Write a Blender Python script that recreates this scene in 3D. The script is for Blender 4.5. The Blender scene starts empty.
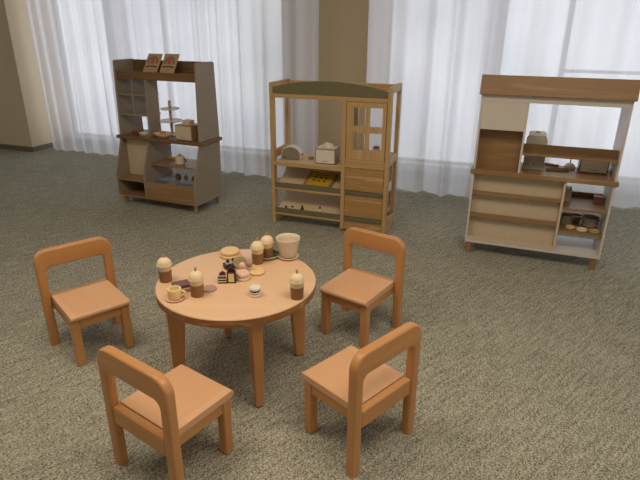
import bpy, bmesh, math, random
from mathutils import Vector, Matrix
random.seed(7)
scene = bpy.context.scene
COL = scene.collection
PI = math.pi

# ------------------------------------------------------------------ helpers
class MB:
    """collects simple solids into one bmesh"""
    def __init__(s): s.bm = bmesh.new()
    def _add(s, verts, faces, M=None):
        vs = [s.bm.verts.new((M @ Vector(v)) if M else v) for v in verts]
        for f in faces:
            try: s.bm.faces.new([vs[i] for i in f])
            except ValueError: pass
        return s
    def box(s, x0, x1, y0, y1, z0, z1, M=None):
        v = [(x0,y0,z0),(x1,y0,z0),(x1,y1,z0),(x0,y1,z0),(x0,y0,z1),(x1,y0,z1),(x1,y1,z1),(x0,y1,z1)]
        f = [(0,3,2,1),(4,5,6,7),(0,1,5,4),(1,2,6,5),(2,3,7,6),(3,0,4,7)]
        return s._add(v, f, M)
    def hexa(s, bottom, top):
        v = list(bottom)+list(top)
        return s._add(v, [(0,3,2,1),(4,5,6,7),(0,1,5,4),(1,2,6,5),(2,3,7,6),(3,0,4,7)])
    def prism(s, pts, axis, a, b, M=None):
        """pts: 2D outline, extruded along axis ('x': pts are (y,z); 'y': (x,z); 'z': (x,y))"""
        def P(p, t): return {'x':(t,p[0],p[1]), 'y':(p[0],t,p[1]), 'z':(p[0],p[1],t)}[axis]
        n = len(pts)
        v = [P(p,a) for p in pts]+[P(p,b) for p in pts]
        f = [tuple(range(n-1,-1,-1)), tuple(range(n,2*n))]+[(i,(i+1)%n,n+(i+1)%n,n+i) for i in range(n)]
        return s._add(v, f, M)
    def lathe(s, prof, c=(0,0,0), n=32, M=None, sx=1, sy=1):
        v=[]; f=[]; ids=[]
        for r,z in prof:
            if r < 1e-6: ids.append([len(v)]); v.append((c[0],c[1],c[2]+z))
            else:
                ids.append(list(range(len(v),len(v)+n)))
                for k in range(n):
                    a=2*PI*k/n; v.append((c[0]+sx*r*math.cos(a),c[1]+sy*r*math.sin(a),c[2]+z))
        for A,B in zip(ids,ids[1:]):
            for k in range(n):
                k2=(k+1)%n
                if len(A)==1 and len(B)==1: continue
                if len(A)==1: f.append((A[0],B[k2],B[k]))
                elif len(B)==1: f.append((A[k],A[k2],B[0]))
                else: f.append((A[k],A[k2],B[k2],B[k]))
        return s._add(v,f,M)
    def cyl(s, r, z0, z1, c=(0,0,0), n=32, M=None, e=None):
        e = min(r*.15, (z1-z0)*.25) if e is None else e
        return s.lathe([(0,z0),(r-e,z0),(r,z0+e),(r,z1-e),(r-e,z1),(0,z1)], c, n, M)
    def ball(s, r, c, n=20, sx=1, sy=1, sz=1, M=None):
        k=max(6,n//2)
        return s.lathe([(r*math.sin(PI*i/k)+(0 if 0<i<k else 0), -r*sz*math.cos(PI*i/k)) for i in range(k+1)], c, n, M, sx, sy)
    def tube(s, pts, r, n=10):
        pts=[Vector(p) for p in pts]; rings=[]; v=[]; f=[]
        up=None
        for i,p in enumerate(pts):
            t=(pts[min(i+1,len(pts)-1)]-pts[max(i-1,0)]).normalized()
            if up is None:
                up = Vector((0,0,1)) if abs(t.z)<.9 else Vector((1,0,0))
            a=(up-t*up.dot(t)).normalized(); b=t.cross(a); up=a
            rings.append(list(range(len(v),len(v)+n)))
            rr = r[i] if isinstance(r,(list,tuple)) else r
            for k in range(n):
                q=2*PI*k/n; v.append(tuple(p+rr*(math.cos(q)*a+math.sin(q)*b)))
        for A,B in zip(rings,rings[1:]):
            for k in range(n): f.append((A[k],A[(k+1)%n],B[(k+1)%n],B[k]))
        f.append(tuple(reversed(rings[0]))); f.append(tuple(rings[-1]))
        return s._add(v,f)

def obj(name, mb, m, parent=None, bevel=0, seg=3, ang=35):
    me = bpy.data.meshes.new(name)
    bmesh.ops.recalc_face_normals(mb.bm, faces=mb.bm.faces)
    mb.bm.to_mesh(me); mb.bm.free()
    me.materials.append(m)
    for p in me.polygons: p.use_smooth = True
    if not bevel: me.set_sharp_from_angle(angle=math.radians(ang))
    o = bpy.data.objects.new(name, me); COL.objects.link(o)
    if bevel:
        b = o.modifiers.new('bevel','BEVEL'); b.width=bevel; b.segments=seg; b.limit_method='ANGLE'
        b.angle_limit=math.radians(ang); b.harden_normals=True
    if parent: o.parent = parent
    return o
def bev(mb,w,ok,seg=4):
    mb.bm.normal_update(); bmesh.ops.recalc_face_normals(mb.bm,faces=mb.bm.faces)
    es=[e for e in mb.bm.edges if len(e.link_faces)==2 and e.calc_face_angle(0)>.6 and ok(e)]
    bmesh.ops.bevel(mb.bm,geom=es,offset=w,offset_type='OFFSET',segments=seg,profile=.5,affect='EDGES',clamp_overlap=True)
    return mb
def tag(o, label, cat, group=None):
    o['label']=label; o['category']=cat
    if group: o['group']=group
    return o
def thing(name, label, cat, loc=(0,0,0), rz=0, group=None):
    o = bpy.data.objects.new(name, None); COL.objects.link(o)
    o.empty_display_size=.05
    o.location=loc; o.rotation_euler=(0,0,rz)
    return tag(o,label,cat,group)
def single(name, label, cat, mb, m, loc=(0,0,0), rz=0, group=None, bevel=0):
    o = obj(name, mb, m, None, bevel); o.location=loc; o.rotation_euler=(0,0,rz)
    return tag(o,label,cat,group)
def struct(name, mb, m, parent=None, bevel=0):
    o = obj(name, mb, m, parent, bevel)
    if parent is None: o['kind']='structure'
    return o
def dup(root, loc, rz, label, group=None):
    r=root.copy(); COL.objects.link(r); r.location=loc; r.rotation_euler=(0,0,rz); r['label']=label
    if group: r['group']=group
    for ch in list(root.children):
        c=ch.copy(); COL.objects.link(c); c.parent=r
        for g in list(ch.children):
            d=g.copy(); COL.objects.link(d); d.parent=c
    return r
def frame(x,y,t):
    def T(lx,ly,z=0): return (x+lx*math.cos(t)-ly*math.sin(t), y+lx*math.sin(t)+ly*math.cos(t), z)
    return T
def arc(cx,cy,r,a0,a1,n=8):
    return [(cx+r*math.cos(math.radians(a0+(a1-a0)*i/n)), cy+r*math.sin(math.radians(a0+(a1-a0)*i/n))) for i in range(n+1)]

# ------------------------------------------------------------------ materials
def lin(c):
    return tuple((v/255/12.92 if v/255<=.04045 else ((v/255+.055)/1.055)**2.4) for v in c)+(1,)
def newmat(name):
    m=bpy.data.materials.new(name); m.use_nodes=True
    nt=m.node_tree; b=nt.nodes['Principled BSDF']
    return m,nt,b
def plain(name, rgb, rough=.5, var=.06, spec=.4, bump=0, scale=30):
    m,nt,b=newmat(name); N=nt.nodes.new; L=nt.links.new
    tc=N('ShaderNodeTexCoord'); n=N('ShaderNodeTexNoise'); n.inputs['Scale'].default_value=scale; n.inputs['Detail'].default_value=3
    L(tc.outputs['Object'],n.inputs['Vector'])
    r=N('ShaderNodeValToRGB'); c=lin(rgb)
    r.color_ramp.elements[0].position=.3; r.color_ramp.elements[1].position=.7
    r.color_ramp.elements[0].color=tuple(v*(1-var) for v in c[:3])+(1,); r.color_ramp.elements[1].color=tuple(min(1,v*(1+var)) for v in c[:3])+(1,)
    L(n.outputs['Fac'],r.inputs['Fac']); L(r.outputs['Color'],b.inputs['Base Color'])
    b.inputs['Roughness'].default_value=rough; b.inputs['Specular IOR Level'].default_value=spec
    if bump:
        bp=N('ShaderNodeBump'); bp.inputs['Strength'].default_value=bump; bp.inputs['Distance'].default_value=.002
        L(n.outputs['Fac'],bp.inputs['Height']); L(bp.outputs['Normal'],b.inputs['Normal'])
    return m
def wood(name, dark, light, axis='x', scale=1.0, rough=.4, spec=.4, contrast=.5, bands=5.0, plank=None):
    """grain running along axis: stretched noise fibres + distorted growth-ring waves"""
    m,nt,b=newmat(name); N=nt.nodes.new; L=nt.links.new
    tc=N('ShaderNodeTexCoord'); mp=N('ShaderNodeMapping')
    k={'x':(.06,1,1),'y':(1,.06,1),'z':(1,1,.06)}[axis]
    mp.inputs['Scale'].default_value=tuple(v*scale for v in k)
    L(tc.outputs['Object'],mp.inputs['Vector'])
    n1=N('ShaderNodeTexNoise'); n1.inputs['Scale'].default_value=bands*4; n1.inputs['Detail'].default_value=4; n1.inputs['Distortion'].default_value=.6
    n2=N('ShaderNodeTexNoise'); n2.inputs['Scale'].default_value=160; n2.inputs['Detail'].default_value=2
    L(mp.outputs['Vector'],n1.inputs['Vector']); L(mp.outputs['Vector'],n2.inputs['Vector'])
    w=N('ShaderNodeMath'); w.operation='MULTIPLY'; w.inputs[1].default_value=9.0; L(n1.outputs['Fac'],w.inputs[0])
    s=N('ShaderNodeMath'); s.operation='SINE'; L(w.outputs[0],s.inputs[0])
    a=N('ShaderNodeMath'); a.operation='MULTIPLY_ADD'; a.inputs[1].default_value=.25; a.inputs[2].default_value=.3; L(s.outputs[0],a.inputs[0])
    a2=N('ShaderNodeMath'); a2.operation='MULTIPLY_ADD'; a2.inputs[1].default_value=.4; L(n2.outputs['Fac'],a2.inputs[0]); L(a.outputs[0],a2.inputs[2])
    r=N('ShaderNodeValToRGB'); r.color_ramp.elements[0].position=.5-.5*(1-contrast)-.05 if contrast<1 else .0
    r.color_ramp.elements[0].position=max(0,.5-.6*(1.05-contrast)); r.color_ramp.elements[1].position=min(1,.5+.6*(1.05-contrast))
    r.color_ramp.elements[0].color=lin(dark); r.color_ramp.elements[1].color=lin(light)
    L(a2.outputs[0],r.inputs['Fac']); L(r.outputs['Color'],b.inputs['Base Color'])
    b.inputs['Roughness'].default_value=rough; b.inputs['Specular IOR Level'].default_value=spec
    bp=N('ShaderNodeBump'); bp.inputs['Strength'].default_value=.05; bp.inputs['Distance'].default_value=.001
    L(n2.outputs['Fac'],bp.inputs['Height']); L(bp.outputs['Normal'],b.inputs['Normal'])
    return m

M={}
for ax in 'xyz':
    M['beech_'+ax]=wood('beech_'+ax,(190,134,80),(208,154,98),ax,1,.36,.45,.45,3.5)
    M['top_'+ax]=wood('beech_top_'+ax,(222,182,144),(232,196,158),ax,1,.34,.45,.4,3)
    M['pine_'+ax]=wood('pine_'+ax,(188,152,102),(214,182,132),ax,1,.45,.35,.6,5)
    M['oak_'+ax]=wood('oak_'+ax,(146,114,76),(178,142,100),ax,1,.4,.4,.6,6)
    M['oakd_'+ax]=wood('dark_oak_'+ax,(116,88,56),(144,112,76),ax,1,.42,.4,.6,6)
M['pine_strong']=wood('pine_strong_grain',(172,132,82),(216,182,132),'x',1,.45,.35,.7,7)
M['ply']=wood('ply_edge',(150,102,62),(196,146,98),'x',1,.4,.4,.7,9)
for ax in 'y': M['seat_'+ax]=wood('beech_seat_'+ax,(214,164,122),(228,182,142),ax,1,.33,.45,.45,3.0)
M['taupe']=plain('taupe_laminate',(152,138,120),.5,.03)
M['white']=plain('white_laminate',(214,206,196),.38,.02)
M['beige']=plain('beige_laminate',(208,190,164),.5,.03)
M['pinepale']=wood('pale_pine',(206,182,146),(222,200,166),'x',1,.5,.35,.4,4)
M['olive']=plain('olive_green_board',(112,106,78),.55,.05)
M['cream']=plain('cream_paint',(234,210,172),.45,.03)
M['creamw']=plain('pot_cream',(222,206,180),.5,.03)
M['cupbrown']=plain('cup_brown',(148,106,66),.5,.12)
M['grey']=plain('toy_grey',(182,174,162),.5,.04)
M['toywhite']=plain('toy_white',(226,218,204),.45,.02)
M['greydark']=plain('toy_grey_front',(132,126,110),.55,.04)
M['dark']=plain('dark_print',(48,38,32),.6,.05)
M['choc']=plain('chocolate_brown',(60,34,34),.45,.08)
M['mauve']=plain('mauve_brown',(112,84,80),.5,.05)
M['pinkg']=plain('dusty_pink_grey',(176,142,126),.5,.04)
M['pink']=plain('pale_pink',(232,190,168),.5,.05)
M['yellow']=plain('mug_yellow',(238,212,152),.45,.03)
M['biscuit']=plain('biscuit',(230,196,146),.55,.05)
M['boxwood']=plain('round_box_wood',(228,190,134),.45,.05)
M['greenplate']=plain('pale_green_glaze',(188,196,164),.35,.04)
M['leaf']=plain('leaf_green',(92,112,52),.6,.2)
M['sage']=plain('sage_beige',(176,164,126),.5,.05)
M['kraft']=plain('kraft_card',(186,152,116),.7,.05)
M['redprint']=plain('red_print',(206,84,58),.6,.05)
M['greyprint']=plain('grey_print',(128,122,116),.6,.05)
M['yellowboard']=plain('yellow_board',(196,160,36),.5,.05)
M['redtoy']=plain('red_toy',(128,74,64),.5,.08)
M['bluegrey']=plain('blue_grey_mat',(150,162,172),.6,.04)
M['slate']=plain('slate_mat_print',(84,92,98),.6,.05)
M['rosebrown']=plain('rose_brown',(176,116,100),.5,.05)
M['orange']=plain('toast_orange',(206,146,98),.55,.05)
M['metal']=plain('glide_metal',(150,150,150),.25,.03)
M['metal'].node_tree.nodes['Principled BSDF'].inputs['Metallic'].default_value=.9
M['wall']=plain('wall_paint',(208,188,154),.8,.02,.2)
M['wall_l']=plain('wall_paint_reveal',(216,198,170),.8,.02,.2)
M['base']=plain('baseboard_vinyl',(112,106,92),.6,.04)
M['ceil']=plain('ceiling_board',(226,220,208),.9,.02,.1)
M['frame']=plain('window_frame_white',(220,220,222),.5,.02)

def carpet_mat():
    m,nt,b=newmat('loop_pile_carpet'); N=nt.nodes.new; L=nt.links.new
    tc=N('ShaderNodeTexCoord')
    def noise(scale, vec_scale, detail=2, dist=0, turn=0):
        mp=N('ShaderNodeMapping'); mp.inputs['Scale'].default_value=vec_scale; 
        r2=N('ShaderNodeVectorRotate'); r2.rotation_type='Z_AXIS'; r2.inputs['Angle'].default_value=-turn
        L(tc.outputs['Object'],r2.inputs['Vector']); L(r2.outputs['Vector'],mp.inputs['Vector'])
        n=N('ShaderNodeTexNoise'); n.inputs['Scale'].default_value=scale; n.inputs['Detail'].default_value=detail; n.inputs['Distortion'].default_value=dist
        L(mp.outputs['Vector'],n.inputs['Vector']); return n.outputs['Fac']
    rows=noise(85,(1,.09,1),2,.25,-.85)   # tufted rows
    rows2=noise(110,(1,.3,1),1,.2,-.25)  # cross weave
    loops=noise(210,(1,.55,1),1,0,-.85)          # single loops
    fleck=noise(330,(1,1,1),1)
    big=noise(1.3,(1,1,1),3)
    def mad(x,k,c):
        q=N('ShaderNodeMath'); q.operation='MULTIPLY_ADD'; q.inputs[1].default_value=k
        L(x,q.inputs[0])
        if isinstance(c,float): q.inputs[2].default_value=c
        else: L(c,q.inputs[2])
        return q.outputs[0]
    h=mad(rows,.28,-.22); h=mad(rows2,.26,h); h=mad(loops,.75,h); h=mad(fleck,.5,h); h=mad(big,.06,h)
    r=N('ShaderNodeValToRGB')
    els=r.color_ramp.elements
    els[0].position=.41; els[0].color=lin((48,46,38)); els[1].position=.86; els[1].color=lin((196,192,174))
    e=els.new(.62); e.color=lin((119,116,102))
    L(h,r.inputs['Fac']); L(r.outputs['Color'],b.inputs['Base Color'])
    b.inputs['Roughness'].default_value=.95; b.inputs['Specular IOR Level'].default_value=.15
    bp=N('ShaderNodeBump'); bp.inputs['Strength'].default_value=.5; bp.inputs['Distance'].default_value=.004
    L(h,bp.inputs['Height']); L(bp.outputs['Normal'],b.inputs['Normal'])
    return m
M['carpet']=carpet_mat()

def sheer_mat(name, rgb, opac):
    m=bpy.data.materials.new(name); m.use_nodes=True; nt=m.node_tree; N=nt.nodes.new; L=nt.links.new
    for n in list(nt.nodes): nt.nodes.remove(n)
    out=N('ShaderNodeOutputMaterial'); d=N('ShaderNodeBsdfDiffuse'); t=N('ShaderNodeBsdfTranslucent'); tr=N('ShaderNodeBsdfTransparent')
    tc=N('ShaderNodeTexCoord'); w=N('ShaderNodeTexNoise'); w.inputs['Scale'].default_value=500
    L(tc.outputs['Object'],w.inputs['Vector'])
    r=N('ShaderNodeValToRGB'); c=lin(rgb)
    r.color_ramp.elements[0].color=tuple(v*.94 for v in c[:3])+(1,); r.color_ramp.elements[1].color=c
    L(w.outputs['Fac'],r.inputs['Fac'])
    L(r.outputs['Color'],d.inputs['Color']); L(r.outputs['Color'],t.inputs['Color'])
    a=N('ShaderNodeMixShader'); a.inputs[0].default_value=.68; L(d.outputs[0],a.inputs[1]); L(t.outputs[0],a.inputs[2])
    lw=N('ShaderNodeLayerWeight'); lw.inputs['Blend'].default_value=.35
    f=N('ShaderNodeMapRange'); f.inputs['To Min'].default_value=opac; f.inputs['To Max'].default_value=min(1,opac+.08)
    L(lw.outputs['Facing'],f.inputs['Value'])
    b=N('ShaderNodeMixShader'); L(f.outputs['Result'],b.inputs[0]); L(tr.outputs[0],b.inputs[1]); L(a.outputs[0],b.inputs[2])
    L(b.outputs[0],out.inputs['Surface'])
    return m
M['sheer']=sheer_mat('sheer_curtain',(238,236,240),.76)

def glass_mat():
    m=bpy.data.materials.new('window_glass'); m.use_nodes=True; nt=m.node_tree; N=nt.nodes.new; L=nt.links.new
    for n in list(nt.nodes): nt.nodes.remove(n)
    out=N('ShaderNodeOutputMaterial'); tr=N('ShaderNodeBsdfTransparent'); g=N('ShaderNodeBsdfGlossy'); g.inputs['Roughness'].default_value=.02
    n=N('ShaderNodeTexNoise'); n.inputs['Scale'].default_value=.8
    r=N('ShaderNodeValToRGB'); r.color_ramp.elements[0].color=(.9,.93,.94,1); r.color_ramp.elements[1].color=(.96,.97,.98,1)
    L(n.outputs['Fac'],r.inputs['Fac']); L(r.outputs['Color'],tr.inputs['Color'])
    a=N('ShaderNodeMixShader'); a.inputs[0].default_value=.06; L(tr.outputs[0],a.inputs[1]); L(g.outputs[0],a.inputs[2]); L(a.outputs[0],out.inputs['Surface'])
    return m
M['glass']=glass_mat()

# ------------------------------------------------------------------ camera
F_,P_,R_=530.6,.3814,.0078
cam=bpy.data.cameras.new('camera'); co=bpy.data.objects.new('camera',cam); COL.objects.link(co)
cp,sp=math.cos(P_),math.sin(P_)
r0=Vector((1,0,0)); u0=Vector((0,sp,cp)); fw=Vector((0,cp,-sp))
rt=r0*math.cos(R_)+u0*math.sin(R_); up=-r0*math.sin(R_)+u0*math.cos(R_)
mw=Matrix((rt,up,-fw)).transposed().to_4x4(); mw.translation=(0,0,1.5)
co.matrix_world=mw
cam.sensor_width=36; cam.lens=F_/640*36; cam.clip_start=.02
scene.camera=co

# ------------------------------------------------------------------ room (window wall frame: u along, v depth)
WT=-.355
W=frame(0,0,WT)
WM=Matrix.Rotation(WT,4,'Z')
def wbox(mb,*a): return mb.box(*a,M=WM)
HC=2.8
fl=MB(); fl._add([W(-9,-4.5),W(7,-4.5),W(7,5.7),W(-9,5.7)],[(0,1,2,3)])
struct('floor',fl,M['carpet'])
struct('ceiling',wbox(MB(),-9,7,-1.2,5.8,HC,HC+.1),M['ceil'])
V0=5.6
PL,PR=-2.52,-1.40          # the pier between the two windows
wb=MB(); wbox(wb,PL,PR,V0,V0+.18,0,HC)                     # pier
wbox(wb,-5.75,PL,V0,V0+.18,0,.08); wbox(wb,PR,7,V0,V0+.18,0,.13)
wbox(wb,-5.75,PL,V0,V0+.18,2.62,HC); wbox(wb,PR,7,V0,V0+.18,2.62,HC)
struct('wall_back',wb,M['wall'])
wl=MB(); wbox(wl,-9,-5.75,4.99,V0+.18,0,HC)
struct('wall_left',wl,M['wall_l'])
bl=MB(); wbox(bl,-9,-5.738,4.978,4.99,0,.062); wbox(bl,-5.75,-5.738,4.99,V0,0,.062)
struct('baseboard_left',bl,M['base'])
bb=MB(); wbox(bb,-5.73,7,V0-.012,V0,0,.0615); struct('baseboard_back',bb,M['base'])
tp=MB(); wbox(tp,PR+.001,7,V0-.006,V0-.0005,.062,.128); struct('brightening_panel_1',tp,M['frame'])  # white panel added under the sill to lighten the lower curtain
tp=MB(); wbox(tp,-5.73,PL-.001,V0-.006,V0-.0005,.062,.078); struct('brightening_panel_2',tp,M['frame'])  # matching panel added below the left window, brightens the sheer hem
def window(n,u0_,u1_,z0,z1,mull,trans=()):
    root=bpy.data.objects.new('window_%d'%n,None); COL.objects.link(root); root['kind']='structure'
    f=MB(); y0,y1=V0+.08,V0+.13
    wbox(f,u0_,u0_+.05,y0,y1,z0,z1); wbox(f,u1_-.05,u1_,y0,y1,z0,z1)
    wbox(f,u0_+.05,u1_-.05,y0,y1,z0,z0+.05); wbox(f,u0_+.05,u1_-.05,y0,y1,z1-.05,z1)
    for q in mull: wbox(f,q-.025,q+.025,y0,y1,z0+.05,z1-.05)
    for (a,b_,z) in trans: wbox(f,a,b_,y0+.01,y1-.01,z,z+.03)
    obj('window_frame',f,M['frame'],root)
    g=MB(); wbox(g,u0_+.05,u1_-.05,y0+.02,y0+.026,z0+.05,z1-.05); obj('pane',g,M['glass'],root)
    s=MB(); wbox(s,u0_,u1_,V0-.03,V0+.08,z0-.0,z0+.025); obj('window_sill',s,M['frame'],root)
window(1,-5.75,PL,.08,2.62,(-4.1,))
window(2,PR,7,.13,2.62,(.3,2.1,3.9),((.325,2.075,1.12),))

def curtain(label,u0_,u1_,v,seed,amp=.06,period=.2,zt=2.72):
    rnd=random.Random(seed); L_=u1_-u0_
    n=max(24,int(L_/.012)); nz=16
    ph=[rnd.uniform(0,6.28) for _ in range(6)]
    mb=MB(); vs=[]; fs=[]
    for j in range(nz+1):
        t=j/nz; z=.004+t*(zt-.004)
        for i in range(n+1):
            u=u0_+L_*i/n
            wv=u+.05*math.sin(u*2.1+ph[0])+.035*math.sin(u*5.3+ph[1])
            d=math.sin(2*PI*wv/period+ph[2])+.28*math.sin(2*PI*wv/(period*.47)+ph[3]+.6*t)+.55*math.sin(2*PI*wv/(period*2.7)+ph[4])
            d=(d+.3*math.sin(4*PI*wv/period+2*ph[2]+.9))/1.5
            a=amp*(1.15-.5*t)
            su=.012*math.sin(2*PI*wv/(period*.8)+ph[5])*(1-t)
            zz=z if j else .004+.006*(1+math.sin(u*9+ph[1]))
            x,y,_=W(u+su,v+a*d+.03*math.sin(u*1.7+ph[4])*(1-t))
            vs.append((x,y,zz))
    for j in range(nz):
        for i in range(n):
            a=j*(n+1)+i; fs.append((a,a+1,a+n+2,a+n+1))
    mb._add(vs,fs)
    o=obj('sheer_curtain',mb,M['sheer'],ang=180)
    tag(o,label,'curtain','white sheer curtains along the windows')
curtain('white sheer curtain nearest the left wall corner, hem on the carpet',-5.66,-4.22,5.17,3,.045,.17)
curtain('wide white sheer curtain behind the taupe shelf unit, overlapping the beige pier',-4.34,-1.88,5.02,11,.05,.24)
curtain('white sheer curtain right of the beige pier, behind the pine shelf unit',-1.42,-.22,5.02,21,.06,.33)
curtain('wide white sheer curtain behind the shop counter unit at right',-.36,3.4,5.24,35,.06,.30)

# ------------------------------------------------------------------ chairs
def make_chair(label,loc,rz,group):
    t=thing('toddler_chair',label,'chair',loc,rz,group)
    yb0,yb1=-.154,-.116
    ro,ri=.062,.026
    xo,xi,zt,zi,zj=.181,.139,.509,.419,.37
    pts=[(-xo,zj)]+arc(-xo+ro,zt-ro,ro,180,90)+arc(xo-ro,zt-ro,ro,90,0)+[(xo,zj),(xi,zj)]+arc(xi-ri,zi-ri,ri,0,90,5)+arc(-xi+ri,zi-ri,ri,90,180,5)+[(-xi,zj)]
    mb=MB().prism(pts,'y',yb0,yb1)
    bev(mb,.009,lambda e: not all(abs(v.co.z-zj)<1e-5 for v in e.verts))
    obj('backrest',mb,M['beech_x'],t,0,ang=40)
    for s in (-1,1):
        a,b=sorted((s*xo,s*xi))
        mb=MB().box(a,b,yb0,yb1,0,zj); bev(mb,.009,lambda e: abs(e.verts[0].co.z-e.verts[1].co.z)>.1)
        obj('leg',mb,M['beech_z'],t,0,ang=40)
        a,b=sorted((s*.137,s*.097))
        obj('leg',MB().box(a,b,.112,.152,0,.2395),M['beech_z'],t,.007)
        a,b=sorted((s*.134,s*.112))
        obj('apron',MB().box(a,b,-.115,.1115,.196,.2395),M['beech_y'],t,.004)
    obj('apron',MB().box(-.0965,.0965,.124,.146,.196,.2395),M['beech_x'],t,.004)
    obj('back_rail',MB().box(-.1385,.1385,-.150,-.1185,.196,.2705),M['beech_x'],t,.008)
    sp_=[(-.1175,.2405),(.156,.2405)]+arc(.153,.2575,.0150,-70,90,7)+[(-.1175,.2725)]
    obj('seat',MB().prism(sp_,'x',-.1385,.1385),M['seat_y'],t,.007)
    return t
GC='low beech chairs around the round table'
ch=make_chair('low beech chair left of the table, by the mug side, facing right',(-1.1297,2.3033,0),-2.4282,GC)
dup(ch,(-.52,1.537,0),-.6164,'low beech chair in the lower left foreground, back turned to the viewer',GC)
dup(ch,(.2058,2.4723,0),2.5321,'low beech chair beyond the table at right, in front of the pine shelf unit',GC)
dup(ch,(.1454,1.6784,0),.7681,'low beech chair in the right foreground, seen from behind, nearest shop counter',GC)

# ------------------------------------------------------------------ table
TX,TY,TZ,TR=-.365,2.11,.463,.349
tb=thing('round_table','round low beech table with toy drinks and cakes on it','table',(TX,TY,0))
e=.007
obj('tabletop',MB().lathe([(0,TZ-.038),(TR-.003,TZ-.038),(TR-.003,TZ-.0065),(TR-.0005,TZ-.006),(TR-.0015,TZ-.0025),(TR-.005,TZ-.0005),(TR-.009,TZ),(0,TZ)],n=96),M['top_x'],tb,0,ang=60)
obj('edge_band',MB().lathe([(TR-.0028,TZ-.038),(TR-.001,TZ-.0375),(TR,TZ-.034),(TR,TZ-.0062),(TR-.0028,TZ-.0064),(TR-.0028,TZ-.038)],n=96),M['ply'],tb,0,ang=60)
la=math.radians(-67.6)
for k in range(4):
    R=Matrix.Rotation(la+k*PI/2,4,'Z')
    b0=[R@Vector(p) for p in ((.268,-.017,.006),(.312,-.017,.006),(.312,.017,.006),(.268,.017,.006))]
    t0=[R@Vector(p) for p in ((.232,-.025,TZ-.039),(.316,-.025,TZ-.039),(.316,.025,TZ-.039),(.232,.025,TZ-.039))]
    l=obj('leg',MB().hexa(b0,t0),M['beech_z'],tb,.005)
    c=R@Vector((.29,0,0)); obj('glide',MB().cyl(.011,0,.0055,(c.x,c.y,0),16),M['metal'],l)

# ------------------------------------------------------------------ things on the table
GD='toy iced drinks on the round table'
def drink(label,x,y,z=TZ):
    t=thing('toy_iced_drink',label,'toy drink',(x,y,z),0,GD)
    obj('cup',MB().lathe([(0,0),(.0245,0),(.026,.002),(.0285,.052),(0,.052)],n=28),M['cupbrown'],t)
    obj('lid',MB().lathe([(0,.0525),(.0262,.0525),(.0272,.054),(.0285,.074),(.0335,.0755),(.0335,.0800),(0,.0800)],n=28),M['cream'],t)
    obj('dome',MB().lathe([(0,.0803)]+[(.0312*math.cos(math.radians(a)),.0803+.031*math.sin(math.radians(a))) for a in range(0,86,10)]+[(0,.1113)],n=28),M['cream'],t,0,ang=70)
    obj('straw',MB().cyl(.0045,.1115,.128,n=12),M['kraft'],t)
    return t
d0=drink('toy iced drink with cream dome at the far left table edge',-0.674,2.092)
dup(d0,(-0.507,1.959,TZ),0,'toy iced drink with cream dome between the dark slabs and the pinkish coaster',GD)
dup(d0,(-0.093,1.945,TZ),0,'toy iced drink with cream dome alone at the right front table edge',GD)
dup(d0,(-0.293,2.290,TZ),0,'toy iced drink in front of the green plate, nearer of the two',GD)
dup(d0,(-0.253,2.351,TZ+.0045),0,'toy iced drink standing on the green plate beside the flower pot',GD)

pt=thing('flower_pot','empty cream flower pot on a saucer at the back of the table','plant pot',(-0.153,2.356,TZ))
obj('pot',MB().lathe([(0,.0125),(.037,.0125),(.0395,.015),(.0475,.052),(.0535,.083),(.058,.095),(.0592,.103),(.058,.105),(.0545,.104),(.0515,.086),(.045,.054),(.037,.022),(0,.020)],n=48),M['creamw'],pt,0,ang=75)
obj('saucer',MB().lathe([(0,0),(.040,0),(.045,.004),(.0525,.011),(.051,.0135),(.047,.0105),(.040,.0065),(0,.0055)],n=48),M['creamw'],pt,0,ang=75)

rb=thing('round_wooden_box','pale round wooden box with a lid at the back left of the table','toy box',(-0.436,2.367,TZ))
obj('base',MB().cyl(.0500,0,.016,n=40,e=.004),M['boxwood'],rb); obj('lid',MB().cyl(.0465,.0165,.034,n=40,e=.005),M['biscuit'],rb)

mg=thing('toy_mug','small yellow toy mug standing on its round saucer','toy mug',(-0.591,1.926,TZ))
obj('saucer',MB().lathe([(0,0),(.033,0),(.0405,.006),(.0395,.008),(.033,.0045),(0,.004)],n=36),M['pink'],mg,0,ang=75)
c=obj('cup',MB().lathe([(0,.0065),(.025,.0065),(.0275,.010),(.0285,.046),(.0275,.048),(.0215,.048),(.0205,.044),(.020,.020),(0,.018)],n=32),M['yellow'],mg,0,ang=60)
obj('handle',MB().tube([(.0285+.016*math.sin(PI*i/8),.001,.016+.022*i/8) for i in range(9)],.0045),M['yellow'],mg)

def slab(label,x,y,z,rz,m):
    single('chocolate_slab',label,'toy chocolate',MB().box(-.036,.036,-.028,.028,0,.0125),M[m],(x,y,z),rz,'toy chocolate slabs',.003)
slab('pinkish brown toy slab lying under the dark slab on the table',-.570,2.010,TZ,.55,'pinkg')
slab('dark mauve toy chocolate slab lying on top of the lighter slab',-.588,2.021,TZ+.0128,.5,'mauve')
single('coaster','flat dusty pink round coaster right of the dark slabs on the table','coaster',MB().cyl(.032,0,.007,n=36),M['pinkg'],(-0.469,2.014,TZ))

ck=thing('cake_slice','small striped toy cake slice with berries, left of the dark box','toy cake',(-0.424,2.087,TZ),.1)
w=[(-.018,-.02),(.018,-.02),(.014,.022),(-.014,.022)]
zc=0
for i,(h,m_) in enumerate(((.007,'choc'),(.005,'toywhite'),(.007,'choc'),(.005,'toywhite'),(.007,'choc'),(.005,'pinkg'))):
    obj('layer',MB().prism(w,'z',zc,zc+h-.0002),M[m_],ck); zc+=h
for x,y in ((-.006,-.006),(.007,-.004),(.0,.008)): obj('berry',MB().ball(.0065,(x,y,zc+.006),14),M['choc'],ck)

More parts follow.
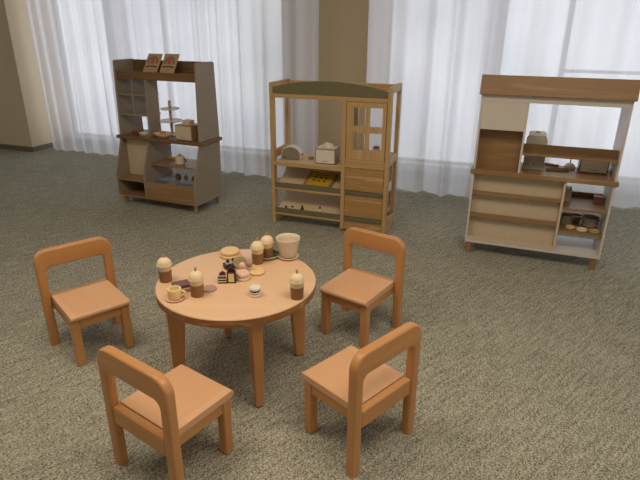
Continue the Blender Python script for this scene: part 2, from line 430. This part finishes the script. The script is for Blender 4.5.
db=thing('toy_drink_carton','dark toy box with cream label and chocolate pieces on top','toy food',(-0.384,2.085,TZ),.05)
obj('carton',MB().box(-.019,.019,-.014,.014,0,.052),M['choc'],db,.002)
obj('label',MB().box(-.0125,.0125,-.0155,-.0142,.007,.046),M['yellow'],db)
for i,(x,y,z,r_) in enumerate(((-.008,0,.060,.009),(.007,.002,.061,.009),(0,-.003,.071,.0085),(.006,.004,.078,.007),(-.006,.003,.080,.0065))):
    obj('chocolate_piece',MB().ball(r_,(x,y,z),12,sz=1.1),M['choc'],db)

bc=thing('berry_cake','dark toy cake with pale icing behind the cream labelled box','toy cake',(-0.414,2.236,TZ),.5)
obj('cake',MB().box(-.03,.03,-.02,.02,0,.022),M['choc'],bc,.003)
obj('icing',MB().prism([(-.026,-.014),(-.008,-.017),(.012,-.013),(.027,-.006),(.022,.014),(.0,.016),(-.022,.012)],'z',.0222,.028),M['bluegrey'],bc,.002)
for x,y in ((-.012,0),(.016,.004)): obj('berry',MB().ball(.008,(x,y,.0355),12),M['choc'],bc)

sd=single('round_cracker','sage beige toy disc standing on its edge behind the pink cake','toy food',MB().cyl(.032,-.006,.006,(0,0,0),32,M=Matrix.Rotation(PI/2-.12,4,'X')),M['sage'],(-0.366,2.223,TZ+.0325),.1)
pc=thing('pink_cake','small round toy cake with a pink top, right of the dark box','toy cake',(-0.339,2.117,TZ))
obj('base',MB().cyl(.031,0,.014,n=32,e=.003),M['cream'],pc); obj('topping',MB().cyl(.0305,.0142,.036,n=32,e=.006),M['pink'],pc)
for x,h,m_,lb in ((-.348,.052,'pink','pale pink toy ice cream cone upright beside the sage disc'),(-.319,.056,'pinkg','dusty pink toy ice cream cone upright left of the drinks')):
    q=thing('toy_ice_cream',lb,'toy ice cream',(x,2.165 if m_=='pink' else 2.185,TZ),0,'toy ice creams')
    obj('cone',MB().lathe([(0,0),(.011,0),(.0125,.003),(.015,h*.5),(0,h*.5)],n=20),M['creamw'],q)
    obj('scoop',MB().ball(.0155,(0,0,h*.5+.0145),18,sz=1.15),M[m_],q)
single('biscuit','flat pale round toy biscuit in front of the domed drinks','toy biscuit',MB().cyl(.037,0,.0135,n=36,e=.005),M['biscuit'],(-0.285,2.180,TZ))

mc=thing('macaron','white and brown layered toy macaron alone at the table front','toy macaron',(-0.267,1.961,TZ))
for z0,z1,r_,m_ in ((0,.011,.0235,'toywhite'),(.0112,.016,.022,'cream'),(.0162,.0215,.0235,'toywhite'),(.0217,.0285,.0225,'choc'),(.0287,.0415,.0245,'toywhite')):
    obj('layer',MB().cyl(r_,z0,z1,n=32,e=.003),M[m_],mc)
gp_=thing('salad_plate','pale green plate with leaves under the rear domed drink','plate',(-.255,2.362,TZ))
obj('plate',MB().lathe([(0,0),(.034,0),(.050,.006),(.060,.014),(.0585,.016),(.048,.009),(.034,.0042),(0,.0042)],n=40),M['greenplate'],gp_,0,ang=75)
for a in (100,125,160,190,20,-10,60):
    x,y=.044*math.cos(math.radians(a)),.044*math.sin(math.radians(a))
    obj('leaf',MB().ball(.011,(x,y,.017),10,sx=1.2,sy=.8,sz=.7),M['leaf'],gp_)

# ------------------------------------------------------------------ S1 taupe play shelf, left
S1=(-1.8322,4.6184,-.3989); T1=frame(*S1); W1=.850
s1=thing('play_kitchen_shelf','taupe and oak play kitchen shelf unit with two cards on top','shelf unit',(S1[0],S1[1],0),S1[2])
lo=[(.002,.075),(.392,.075),(.408,.572),(.114,.572),(.0,.275)]
hi=[(.116,.6015),(.408,.6015),(.390,1.210)]+arc(.370,1.210,.020,0,90,4)+arc(.160,1.210,.020,90,180,4)
for x0,x1 in ((0,.018),(W1-.018,W1)):
    obj('side_panel',MB().prism(lo,'x',x0,x1),M['taupe'],s1,.0015); obj('side_panel',MB().prism(hi,'x',x0,x1),M['taupe'],s1,.0015)
obj('counter',MB().box(-.022,W1+.022,.092,.418,.5725,.601),M['oakd_x'],s1,.003)
obj('header_board',MB().box(.0185,W1-.0185,.142,.160,1.078,1.142),M['oakd_x'],s1,.002)
obj('header_back',MB().box(.0185,W1-.0185,.365,.383,1.078,1.225),M['oakd_x'],s1,.002)
obj('header_tray',MB().box(.0185,W1-.0185,.1605,.3645,1.078,1.094),M['oakd_x'],s1)
obj('divider',MB().prism([(.122,.6015),(.275,.6015),(.285,1.0775),(.142,1.0775)],'x',.315,.331),M['taupe'],s1)
obj('divider',MB().prism([(.130,.7895),(.31,.7895),(.32,1.0775),(.142,1.0775)],'x',.172,.182),M['taupe'],s1)
for z in (.775,.945):
    if z<.8: obj('shelf',MB().box(.0185,.3145,.130,.31,z,z+.014),M['taupe'],s1)
    else:
        obj('shelf',MB().box(.0185,.1715,.138,.31,z,z+.012),M['taupe'],s1); obj('shelf',MB().box(.1825,.3145,.138,.31,z,z+.012),M['taupe'],s1)
obj('divider',MB().prism([(.010,.0905),(.392,.0905),(.405,.572),(.116,.572),(.006,.275)],'x',.302,.318),M['taupe'],s1)
obj('bottom_board',MB().box(.0185,W1-.0185,.006,.388,.075,.090),M['oak_x'],s1)
obj('back_panel',MB().box(.0185,.3015,.165,.177,.2365,.572),M['beige'],s1)
obj('shelf',MB().box(.0185,.3015,.004,.385,.222,.236),M['oak_x'],s1)
obj('back_panel',MB().box(.0185,.3015,.30,.31,.0905,.2215),M['oakd_x'],s1)
obj('drawer_front',MB().box(.3185,W1-.0185,.004,.020,.0905,.236),M['oak_x'],s1,.002)
obj('shelf',MB().box(.3185,W1-.0185,.0205,.385,.198,.212),M['taupe'],s1)
obj('shelf',MB().box(.3185,W1-.0185,.105,.385,.362,.376),M['oak_x'],s1)
for x,y in ((.05,.04),(W1-.035,.035),(W1-.035,.36),(.05,.36),(W1-.13,.19)):
    obj('leg',MB().cyl(.017 if y!=.19 else .013,0,.0745,(x,y,0),18),M['oak_z'],s1)
# cards in the tray
for x,lb,tilt in ((.335,'kraft card with red print in shelf tray, left of the pair',.62),(.510,'kraft card with red print in shelf tray, right of the pair',.60)):
    q=thing('printed_card',lb,'card',T1(x,.168,1.101),S1[2],'kraft cards on the play kitchen')
    X=Matrix.Rotation(-tilt,4,'X')
    obj('card',MB().box(-.072,.072,-.004,.004,0,.220,M=X@Matrix.Translation((0,.005,.003))),M['kraft'],q,.001)
    f0=-.0008
    Y=X@Matrix.Translation((0,0,.018))@Matrix.Diagonal((1.2,1,1.22,1))
    ring=[(.045*math.cos(math.radians(a)),.105+.045*math.sin(math.radians(a))) for a in range(-25,206,15)]+[(.025*math.cos(math.radians(a)),.105+.025*math.sin(math.radians(a))) for a in range(205,-26,-15)]
    obj('print',MB().prism(ring,'y',f0,.0009,M=Y),M['greyprint'],q)
    obj('print',MB().prism([(-.014,.092),(.004,.086),(.015,.098),(.012,.116),(.018,.130),(.0,.134),(-.012,.120),(-.016,.104)],'y',f0-.0004,.0009,M=Y),M['redprint'],q)
    obj('print',MB().prism([(-.046,.060),(-.030,.064),(.0,.067),(.030,.064),(.046,.060),(.046,.070),(.0,.075),(-.046,.070)],'y',f0,.0009,M=Y),M['dark'],q)
    obj('print',MB().box(-.022,.022,f0,.0009,.044,.047,M=Y),M['greyprint'],q)
ZC=.6015
st=thing('two_tier_stand','two tier cake stand with wooden pole on the oak counter','cake stand',T1(.44,.285,ZC),S1[2])
obj('base',MB().cyl(.05,0,.010,n=32),M['creamw'],st); obj('pole',MB().cyl(.0115,.0102,.30,n=16),M['kraft'],st)
obj('tier',MB().lathe([(.012,.122),(.092,.122),(.099,.130),(.097,.133),(.090,.127),(.012,.127)],n=40),M['toywhite'],st); obj('tier',MB().lathe([(.012,.226),(.078,.226),(.083,.233),(.081,.236),(.076,.231),(.012,.231)],n=40),M['toywhite'],st)
dsh=thing('toy_bread_dish','white oval dish with an orange block beside the cake stand','dish',T1(.435,.165,ZC),S1[2])
obj('dish',MB().lathe([(0,0),(.045,0),(.075,.022),(.084,.036),(.080,.037),(.070,.024),(.042,.008),(0,.006)],n=36,sx=1.1,sy=.6),M['cream'],dsh,0,ang=75)
obj('block',MB().box(-.022,.022,-.015,.015,.0085,.055),M['orange'],dsh,.003)
def framed_box(name,label,cat,loc,rz,w,d,h,front,side,mark=True,lidm=None):
    t=thing(name,label,cat,loc,rz)
    obj('case',MB().box(0,w,.006,d,0,h),side,t,.002)
    obj('front_panel',MB().box(.008,w-.008,0,.0058,.008,h-.008),front,t,.001)
    if mark: obj('lettering',MB().box(w*.36,w*.64,-.0008,-.0001,.022,.0255),M['greyprint'],t)
    return t
cm=framed_box('toy_oven_box','wooden toy box with pale front and block lid on oak counter','toy appliance',T1(.595,.125,ZC),S1[2]-.05,.175,.15,.128,M['beige'],M['oak_x'])
obj('lid_block',MB().box(.062,.135,.03,.10,.1222,.166),M['beige'],cm,.003)
rt_=thing('red_toy_cup','dark red toy cup lying at the left end of the oak counter','toy cup',T1(.135,.165,ZC),S1[2])
obj('cup',MB().lathe([(0,0),(.02,0),(.027,.012),(.026,.034),(.022,.036),(.020,.014),(0,.010)],n=24),M['redtoy'],rt_)
obj('handle',MB().tube([(-.026-.014*math.sin(PI*i/6),0,.010+.020*i/6) for i in range(7)],.004,8),M['redtoy'],rt_)
single('white_tray','small white tray with upturned rim at the counter back, left bay','tray',MB().lathe([(0,0),(.042,0),(.05,.018),(.047,.019),(.04,.006),(0,.005)],n=28,sx=1.1,sy=.8),M['toywhite'],T1(.205,.20,ZC),S1[2])
ml=thing('wooden_grinder','turned brown wooden grinder standing in the left bay of the counter','toy grinder',T1(.235,.315,ZC),S1[2])
obj('body',MB().lathe([(0,0),(.024,0),(.026,.006),(.016,.03),(.019,.06),(.027,.078),(.023,.095),(.009,.104),(.009,.118),(0,.118)],n=24),M['oakd_z'],ml,0,ang=60)
obj('knob',MB().ball(.015,(0,0,.132),16),M['dark'],ml)
ZM=.3765
kt=thing('toy_pot','cream toy pot with lid and handle on the middle shelf','toy pot',T1(.565,.20,ZM),S1[2])
obj('body',MB().lathe([(0,0),(.040,0),(.043,.004),(.043,.058),(.040,.060),(0,.060)],n=30),M['creamw'],kt)
lid=obj('lid',MB().lathe([(0,.0605),(.041,.0605),(.038,.068),(0,.072)],n=30),M['creamw'],kt); obj('knob',MB().ball(.009,(0,0,.080),14),M['oakd_z'],lid)
obj('handle',MB().tube([(.043+.022*math.sin(PI*i/8),0,.018+.030*i/8) for i in range(9)],.005,8),M['dark'],kt)
sn=thing('wooden_spoon','long pale wooden spoon left of the toy pot','spoon',T1(.46,.30,ZM+.003),S1[2]-.1)
obj('bowl',MB().ball(.045,(-.06,0,.0115),18,sx=1.5,sy=.6,sz=.25),M['biscuit'],sn); obj('handle',MB().tube([(-.01,0,.010),(.02,0,.008),(.045,0,.0065)],[.009,.007,.006],8),M['biscuit'],sn)
ZB=.2125
for x,y,lb in ((.415,.115,'grey printed play mat at left, inside the lower bay'),(.66,.115,'grey printed play mat at right, inside the lower bay')):
    q=thing('play_mat',lb,'mat',T1(x,y,ZB),S1[2],'printed play mats in the lower bay')
    obj('mat',MB().box(-.09,.09,-.075,.16,0,.004),M['bluegrey'],q)
    g=MB()
    for i in range(4):
        for j in range(2): g.box(-.075+i*.038,-.045+i*.038,-.055+j*.045,-.02+j*.045,.0041,.0052)
    obj('print',g,M['slate'],q)
for i,(x,y,r_,m_,lb) in enumerate(((.50,.235,.028,'redtoy','round red toy fruit nearest the centre of the lower bay'),(.565,.26,.020,'rosebrown','small pink toy fruit beside the red one in the lower bay'),(.665,.245,.025,'redtoy','dark red toy fruit toward the right of the lower bay'),(.735,.25,.026,'biscuit','tan round toy bun at the right end of the lower bay'))):
    q=thing('toy_fruit',lb,'toy food',T1(x,y,ZB+.0042),S1[2],'toy foods in the lower bay')
    obj('body',MB().lathe([(0,.003),(r_*.5,0),(r_*.95,r_*.55),(r_,r_),(r_*.75,r_*1.6),(r_*.3,r_*1.8),(0,r_*1.65)],n=20),M[m_],q,0,ang=80)
    obj('stem',MB().cyl(.003,r_*1.66,r_*2.1,n=8),M['oakd_z'],q)

# ------------------------------------------------------------------ S2 pine play shelf, middle
S2=(-.3938,4.1241,-.3363); T2=frame(*S2); W2,D2,H2=.942,.355,1.115
s2=thing('pine_play_shelf','pine play shelf with olive arched header and four pane door','shelf unit',(S2[0],S2[1],0),S2[2])
def side(x0,x1):
    for y0,y1 in ((0,.055),(D2-.055,D2)): obj('post',MB().box(x0,x1,y0,y1,0,H2),M['pine_z'],s2,.004)
    for z0,z1 in ((0,.10),(.535,.60),(H2-.05,H2)): obj('side_rail',MB().box(x0+.002,x1-.002,.0555,D2-.0555,z0,z1),M['pine_y'],s2,.003)
side(0,.028); side(W2-.028,W2)
xl,xr=.0285,W2-.0285
n=16
ap=[(xl,1.036),(xr,1.036)]+[(xr-(xr-xl)*i/n, 1.083+.054*(1-(2*i/n-1)**2)**1.0*(1 if True else 0)) for i in range(n+1)]
obj('arched_header',MB().prism(ap,'y',.004,.022),M['olive'],s2,.002)
obj('top_rail',MB().box(xl,xr,.002,.030,1.006,1.0355),M['pine_x'],s2,.003)
obj('top_rail',MB().box(xl,xr,D2-.03,D2-.006,1.055,1.105),M['pine_x'],s2,.003)
obj('divider_post',MB().box(.580,.6115,.0,.030,.02,1.0055),M['pine_z'],s2,.003)
obj('divider_post',MB().box(.580,.6115,D2-.035,D2-.005,.02,1.0545),M['pine_z'],s2,.003)
obj('shelf',MB().box(xl,.5795,.0015,.361,.487,.514),M['pinepale'],s2,.003)
obj('shelf_edge',MB().box(xl,.5795,-.0015,.001,.485,.515),M['pine_x'],s2)
for zf in (.289,.078):
    obj('bin_rail',MB().box(xl,.5795,.0,.024,zf,zf+.017),M['pine_x'],s2,.002)
    obj('bin_lip',MB().box(xl,.5795,-.001,.014,zf+.0175,zf+.058),M['olive'],s2,.002)
    obj('bin_board',MB().prism([(.0245,zf+.008),(.345,zf+.128),(.345,zf+.140),(.0245,zf+.020)],'x',xl,.5795),M['pinepale'],s2)
    obj('bin_back',MB().box(xl,.5795,.3455,.357,zf+.10,zf+.165),M['pine_x'],s2)
dz0,dz1=.586,1.003
door=MB()
cols=((.615,.658),(.756,.786),(.882,.9095))
for a,b_ in cols: door.box(a,b_,.003,.025,dz0,dz1)
for a,b_ in ((cols[0][1],cols[1][0]),(cols[1][1],cols[2][0])):
    for z0,z1 in ((dz0,.655),(.787,.831),(.967,dz1)): door.box(a,b_,.003,.025,z0,z1)
obj('door',door,M['pine_z'],s2)
obj('cabinet_shelf',MB().box(.612,xr,.002,.36,.560,.5845),M['pine_x'],s2,.002)
obj('cabinet_band',MB().box(.612,xr,.0,.02,.520,.5595),M['pine_x'],s2,.002)
for z0,z1,zs in ((.345,.517,.312),(.135,.308,.102)):
    dr=obj('drawer',MB().box(.614,xr-.002,.0,.020,z0,z1).box(.620,xr-.008,.0205,.33,z0+.02,z1-.03),M['pine_strong'],s2,.002)
    obj('drawer_lip',MB().box(.616,xr-.004,-.008,.012,z1-.2055,z1-.179),M['olive'],dr,.002)
obj('plinth',MB().box(.614,xr-.002,.004,.022,.020,.100),M['pine_strong'],s2,.002)
obj('cabinet_back_rail',MB().box(.612,xr,.335,.355,.02,.09),M['pine_x'],s2)

tt=thing('toy_toaster','grey half round toy toaster with white rim on the pine shelf','toy toaster',T2(.125,.13,.5155),S2[2]+.15)
half=[(-.082,.004)]+[(-.082*math.cos(PI*i/16)*(1 if i else 1),.030+.075*math.sin(PI*i/16)) for i in range(17)]+[(.082,.004)]
obj('body',MB().prism(half,'y',-.035,.06),M['toywhite'],tt,.003)
obj('front_face',MB().prism([(x*.92,.006+z*.92) for x,z in half],'y',-.041,-.0352),M['greydark'],tt,.001)
obj('lever',MB().box(.0825,.094,-.012,.010,.035,.045),M['redtoy'],tt,.002); obj('knob',MB().ball(.008,(-.045,-.045,.026),12),M['redtoy'],tt)
single('wooden_pebble','small brown wooden pebble on the pine shelf between toaster and box','toy',MB().ball(.022,(0,0,.0125),18,sx=1.2,sy=.8,sz=.55),M['oak_x'],T2(.275,.17,.5155),S2[2])
tx=framed_box('tissue_box','white fronted wooden tissue box on the pine shelf','tissue box',T2(.352,.05,.5155),S2[2]+.02,.165,.13,.118,M['toywhite'],M['oak_x'])
obj('top_panel',MB().box(.010,.155,.012,.122,.1182,.1225),M['toywhite'],tx)
tis=MB()
for i in range(4):
    a=i*1.3; p=[(.045+.022*i,.04+.012*(i%2),.1226),(.07+.022*i,.055,.1226),(.062+.022*i,.075,.1226),(.036+.02*i,.07,.1226)]
    q=[(x+.012*math.cos(a),y+.01*math.sin(a),z+.024+.008*(i%2)) for x,y,z in p]; tis.hexa(p,q)
obj('tissue',tis,M['toywhite'],tx,.004)
sl=math.atan2(.12,.3205)
def on_slope(ly,zf): return zf+.020+(ly-.0245)*.12/.3205
yb=thing('yellow_board','yellow board with dark marks leaning in the upper pine bin','toy board',T2(.365,.040,on_slope(.04,.289)+.004),S2[2])
X=Matrix.Rotation(-.06,4,'Z')@Matrix.Rotation(sl,4,'X')
obj('frame',MB().box(-.118,.118,0,.20,0,.018,M=X),M['oak_x'],yb,.002)
obj('panel',MB().box(-.092,.098,.012,.188,.0182,.0205,M=X),M['yellowboard'],yb)
mk=MB()
for i in range(3):
    for j in range(2):
        cx,cy=-.045+i*.045,.075+j*.045
        mk.prism([(cx-.014,cy),(cx-.004,cy+.008),(cx+.012,cy+.005),(cx+.014,cy-.007),(cx-.006,cy-.010)],'z',.0206,.0214,M=X)
mk.box(-.06,.06,.15,.156,.0206,.0212,M=X)
obj('marks',mk,M['dark'],yb)
sml=((.088,.06,.289,'cream','tiny cream toy at the left of the upper pine bin'),(.10,.055,.078,'choc','tiny dark toy at the left of the lower pine bin'),(.155,.06,.078,'toywhite','tiny white toy right of the dark one in lower bin'),(.235,.075,.078,'choc','tiny dark headed toy in the middle of the lower bin'),(.385,.085,.078,'toywhite','tiny white toy at the right of the lower pine bin'))
for x,y,zf,m_,lb in sml:
    q=thing('tiny_toy',lb,'toy',T2(x,y,on_slope(y,zf)-.003),S2[2],'tiny toys in the pine bins')
    obj('body',MB().lathe([(0,0),(.013,0),(.015,.005),(.010,.018),(0,.020)],n=16),M[m_],q); obj('head',MB().ball(.009,(0,0,.028),12),M['choc' if m_!='cream' else 'cream'],q)
jr=thing('toy_jar','small pinkish jar with brown lid behind the pine door','jar',T2(.80,.20,.585),S2[2])
obj('jar',MB().lathe([(0,0),(.030,0),(.033,.004),(.033,.045),(.024,.055),(0,.055)],n=24),M['pink'],jr); obj('lid',MB().cyl(.026,.0552,.070,n=24),M['oak_x'],jr)

# ------------------------------------------------------------------ S3 shop counter, right
S3=(1.0343,3.5219,-.361); T3=frame(*S3); W3,D3=.872,.335
s3=thing('play_shop_counter','white and oak play shop counter unit with oak roof board','shelf unit',(S3[0],S3[1],0),S3[2])
for x0,x1 in ((0,.013),(W3-.013,W3)):
    obj('side_panel',MB().box(x0,x1,0,D3,.086,.585),M['white'],s3,.0015); obj('side_panel',MB().box(x0,x1,.004,D3,.6155,1.090),M['white'],s3,.0015)
xl,xr=.0135,W3-.0135
obj('roof_board',MB().prism([(-.028,1.112),(-.010,1.106),(.022,1.223),(.004,1.230)],'x',-.012,W3+.012),M['oak_x'],s3,.003)
obj('top_rail',MB().box(0,W3,.004,.030,1.0905,1.1045).box(xl,xr,.004,.022,1.066,1.0903),M['white'],s3)
obj('top_board',MB().box(0,W3,.0305,D3,1.0905,1.104),M['white'],s3)
obj('counter',MB().box(-.014,W3+.014,-.012,D3+.004,.5855,.615),M['oak_x'],s3,.003)
obj('divider',MB().box(.285,.297,.002,D3-.005,.6155,1.0655),M['white'],s3)
obj('cupboard_front',MB().box(xl,.2845,.006,.018,.886,1.0655),M['white'],s3,.001)
obj('cupboard_floor',MB().box(xl,.2845,.0185,D3-.02,.886,.898),M['white'],s3)
obj('back_panel',MB().box(xl,.2845,.11,.122,.6155,.8855),M['oak_x'],s3)
obj('ledge',MB().box(.2975,xr,.0,.085,.735,.748),M['oak_x'],s3,.002)
obj('ledge_upstand',MB().box(.2975,xr,.071,.085,.7483,.799),M['oakd_x'],s3,.002)
obj('divider',MB().box(.577,.592,.001,D3-.003,.1045,.585),M['beige'],s3,.001)
obj('back_panel',MB().box(xl,.5765,.062,.074,.1045,.585),M['beige'],s3)
for z in (.440,.280): obj('display_ledge',MB().box(xl,.5765,.003,.0615,z,z+.014).box(xl,.5765,.003,.010,z+.0142,z+.022),M['oak_x'],s3,.001)
obj('bottom_board',MB().box(xl,xr,.0,D3-.003,.087,.104),M['white'],s3)
for z in (.395,.235): obj('shelf',MB().box(.5925,xr,.012,D3-.004,z,z+.014),M['oak_x'],s3,.001)
obj('shelf_backstop',MB().box(.5925,xr,D3-.018,D3-.004,.4092,.445),M['oakd_x'],s3)
obj('knob',MB().ball(.010,(xr-.0095,.13,.695),14),M['toywhite'],s3)
for x in (.028,W3-.03):
    for y in (.028,D3-.03): obj('leg',MB().cyl(.0185,0,.0865,(x,y,0),18),M['oak_z'],s3)
obj('kick_strip',MB().box(xl,.5765,.003,.010,.1045,.132),M['beige'],s3,.001)
Z3=.6155
cf=thing('toy_coffee_machine','tall grey toy coffee machine with white top on shop counter','toy appliance',T3(.312,.135,Z3),S3[2])
prof=[(0,0),(.132,0),(.132,.185)]+arc(.094,.185,.038,0,90,6)+arc(.038,.185,.038,90,180,6)
obj('body',MB().prism(prof,'y',.0,.11),M['grey'],cf,.003)
obj('top_cover',MB().prism([(.010,.2235),(.122,.2235)]+arc(.104,.226,.018,0,90,5)+arc(.028,.226,.018,90,180,5),'y',.012,.105),M['toywhite'],cf,.004)
obj('knob',MB().ball(.014,(.045,-.010,.045),16),M['toywhite'],cf); obj('spout',MB().box(.085,.105,-.018,-.0005,.092,.122),M['dark'],cf,.002)
obj('slot',MB().box(.05,.078,.03,.07,.2441,.2455),M['dark'],cf)
tg=single('brown_tongs','brown U shaped toy tongs lying on the shop counter','toy tongs',MB().tube([(.14,-.018,.008),(.06,-.016,.008),(.015,-.012,.008),(.002,0,.008),(.015,.012,.008),(.06,.016,.008),(.14,.018,.008)],.0075,8),M['oak_x'],T3(.462,.15,Z3),S3[2]+.25)
single('wooden_rod','brown wooden rod lying behind the tongs on shop counter','toy rod',MB().tube([(0,0,.009),(.098,0,.009)],.009,10),M['oak_x'],T3(.455,.315,Z3),S3[2]-.42)
dm=thing('white_toy_dome','white toy dome with a peg top on the shop counter','toy',T3(.612,.27,Z3),S3[2])
obj('dome',MB().lathe([(0,0)]+[(.038*math.cos(math.radians(a)),.040*math.sin(math.radians(a))) for a in range(0,86,10)]+[(0,.040)],n=28),M['toywhite'],dm,0,ang=70); obj('peg',MB().cyl(.004,.0402,.075,n=10),M['oak_z'],dm)
cr=framed_box('toy_cash_register','pale fronted wooden toy register under the ledge at right','toy appliance',T3(.662,.175,Z3),S3[2],.176,.12,.115,M['toywhite'],M['oak_x'])
obj('display',MB().prism([(.02,.1152),(.11,.1152),(.095,.150),(.035,.150)],'x',.03,.14),M['toywhite'],cr,.003)
ZS1,ZS2=.4095,.2495
gm=thing('grey_toy_mixer','grey toy mixer with two knobs on the upper side shelf','toy appliance',T3(.600,.16,ZS1),S3[2])
obj('body',MB().box(0,.048,0,.09,0,.085),M['grey'],gm,.004)
for x in (.012,.036): obj('knob',MB().cyl(.007,.0855,.103,(x,.03,0),12),M['toywhite'],gm)
pb=thing('pink_toy_box','small rose pink lidded box on the upper side shelf, right','toy box',T3(.793,.20,ZS1),S3[2])
obj('box',MB().box(0,.058,0,.05,0,.034),M['rosebrown'],pb,.002); obj('lid',MB().box(-.001,.059,-.001,.051,.0343,.046),M['pinkg'],pb,.002)
for x,y,r_,lb in ((.645,.19,.046,'grey toy saucepan on the lower side shelf, left of the two'),(.795,.20,.055,'grey toy saucepan on the lower side shelf, right of the two')):
    q=thing('toy_saucepan',lb,'toy pan',T3(x,y,ZS2),S3[2],'grey saucepans on the lower side shelf')
    obj('pan',MB().lathe([(0,0),(r_*.86,0),(r_*.92,.004),(r_,.062),(r_*.94,.063),(r_*.86,.008),(0,.007)],n=32),M['grey'],q)
    obj('handle',MB().tube([(r_*.7,-r_*.7,.05),(r_*.95,-r_*.95,.053)],.006,8),M['oak_x'],q)
for x,y,r_,m_,lb in ((.668,.085,.032,'boxwood','tan toy ring bowl at the left front of the lower side shelf'),(.738,.060,.034,'cream','cream toy ring bowl in the middle front of lower side shelf'),(.812,.055,.034,'sage','sage toy ring bowl at the right front of lower side shelf')):
    single('ring_bowl',lb,'toy bowl',MB().lathe([(0,0),(r_*.8,0),(r_,.008),(r_,.015),(r_*.86,.0165),(r_*.72,.008),(0,.006)],n=30),M[m_],T3(x,y,ZS2),S3[2],'ring bowls on the lower side shelf')
bp_=thing('brown_toy_pan','brown toy pan between the grey saucepans on lower side shelf','toy pan',T3(.712,.262,ZS2),S3[2])
obj('pan',MB().lathe([(0,0),(.030,0),(.040,.040),(.037,.041),(.028,.006),(0,.005)],n=28),M['oak_x'],bp_); obj('rim',MB().lathe([(.037,.0412),(.042,.0412),(.042,.047),(.037,.047),(.037,.0412)],n=28),M['cream'],bp_)

# ------------------------------------------------------------------ light
wd=bpy.data.worlds.new('world'); scene.world=wd; wd.use_nodes=True
nt=wd.node_tree; N=nt.nodes.new; L=nt.links.new
bg=nt.nodes['Background']
tc=N('ShaderNodeTexCoord'); dot=N('ShaderNodeVectorMath'); dot.operation='DOT_PRODUCT'; dot.inputs[1].default_value=(.3476,.9376,0)
L(tc.outputs['Generated'],dot.inputs[0])
mr=N('ShaderNodeMapRange'); mr.inputs['From Min'].default_value=-.05; mr.inputs['From Max'].default_value=.2; L(dot.outputs['Value'],mr.inputs['Value'])
ns=N('ShaderNodeTexNoise'); ns.inputs['Scale'].default_value=5; ns.inputs['Detail'].default_value=3; L(tc.outputs['Generated'],ns.inputs['Vector'])
cr_=N('ShaderNodeValToRGB'); cr_.color_ramp.elements[0].position=.35; cr_.color_ramp.elements[1].position=.65
OUT=1.7; INN=.25
cr_.color_ramp.elements[0].color=(.60*OUT,.62*OUT,.66*OUT,1); cr_.color_ramp.elements[1].color=(1.08*OUT,1.09*OUT,1.11*OUT,1)
L(ns.outputs['Fac'],cr_.inputs['Fac'])
mx=N('ShaderNodeMix'); mx.data_type='RGBA'
L(mr.outputs['Result'],mx.inputs['Factor']); mx.inputs[6].default_value=(1.0*INN,.92*INN,.80*INN,1); L(cr_.outputs['Color'],mx.inputs[7])
L(mx.outputs[2],bg.inputs['Color']); bg.inputs['Strength'].default_value=1.0
def area(name,x,y,z,sx,sy,power,col):
    l=bpy.data.lights.new(name,'AREA'); l.shape='RECTANGLE'; l.size=sx; l.size_y=sy; l.energy=power; l.color=col
    o=bpy.data.objects.new(name,l); COL.objects.link(o); o.location=(x,y,z); return o
for x,y,p in ((-1.2,1.7,34),(.8,1.1,34)):
    area('ceiling_light',x,y,2.74,1.3,1.3,p,(1,.86,.68))

scene.view_settings.view_transform='Standard'
scene.view_settings.look='None'
scene.view_settings.exposure=0
scene.cycles.max_bounces=8; scene.cycles.transparent_max_bounces=12
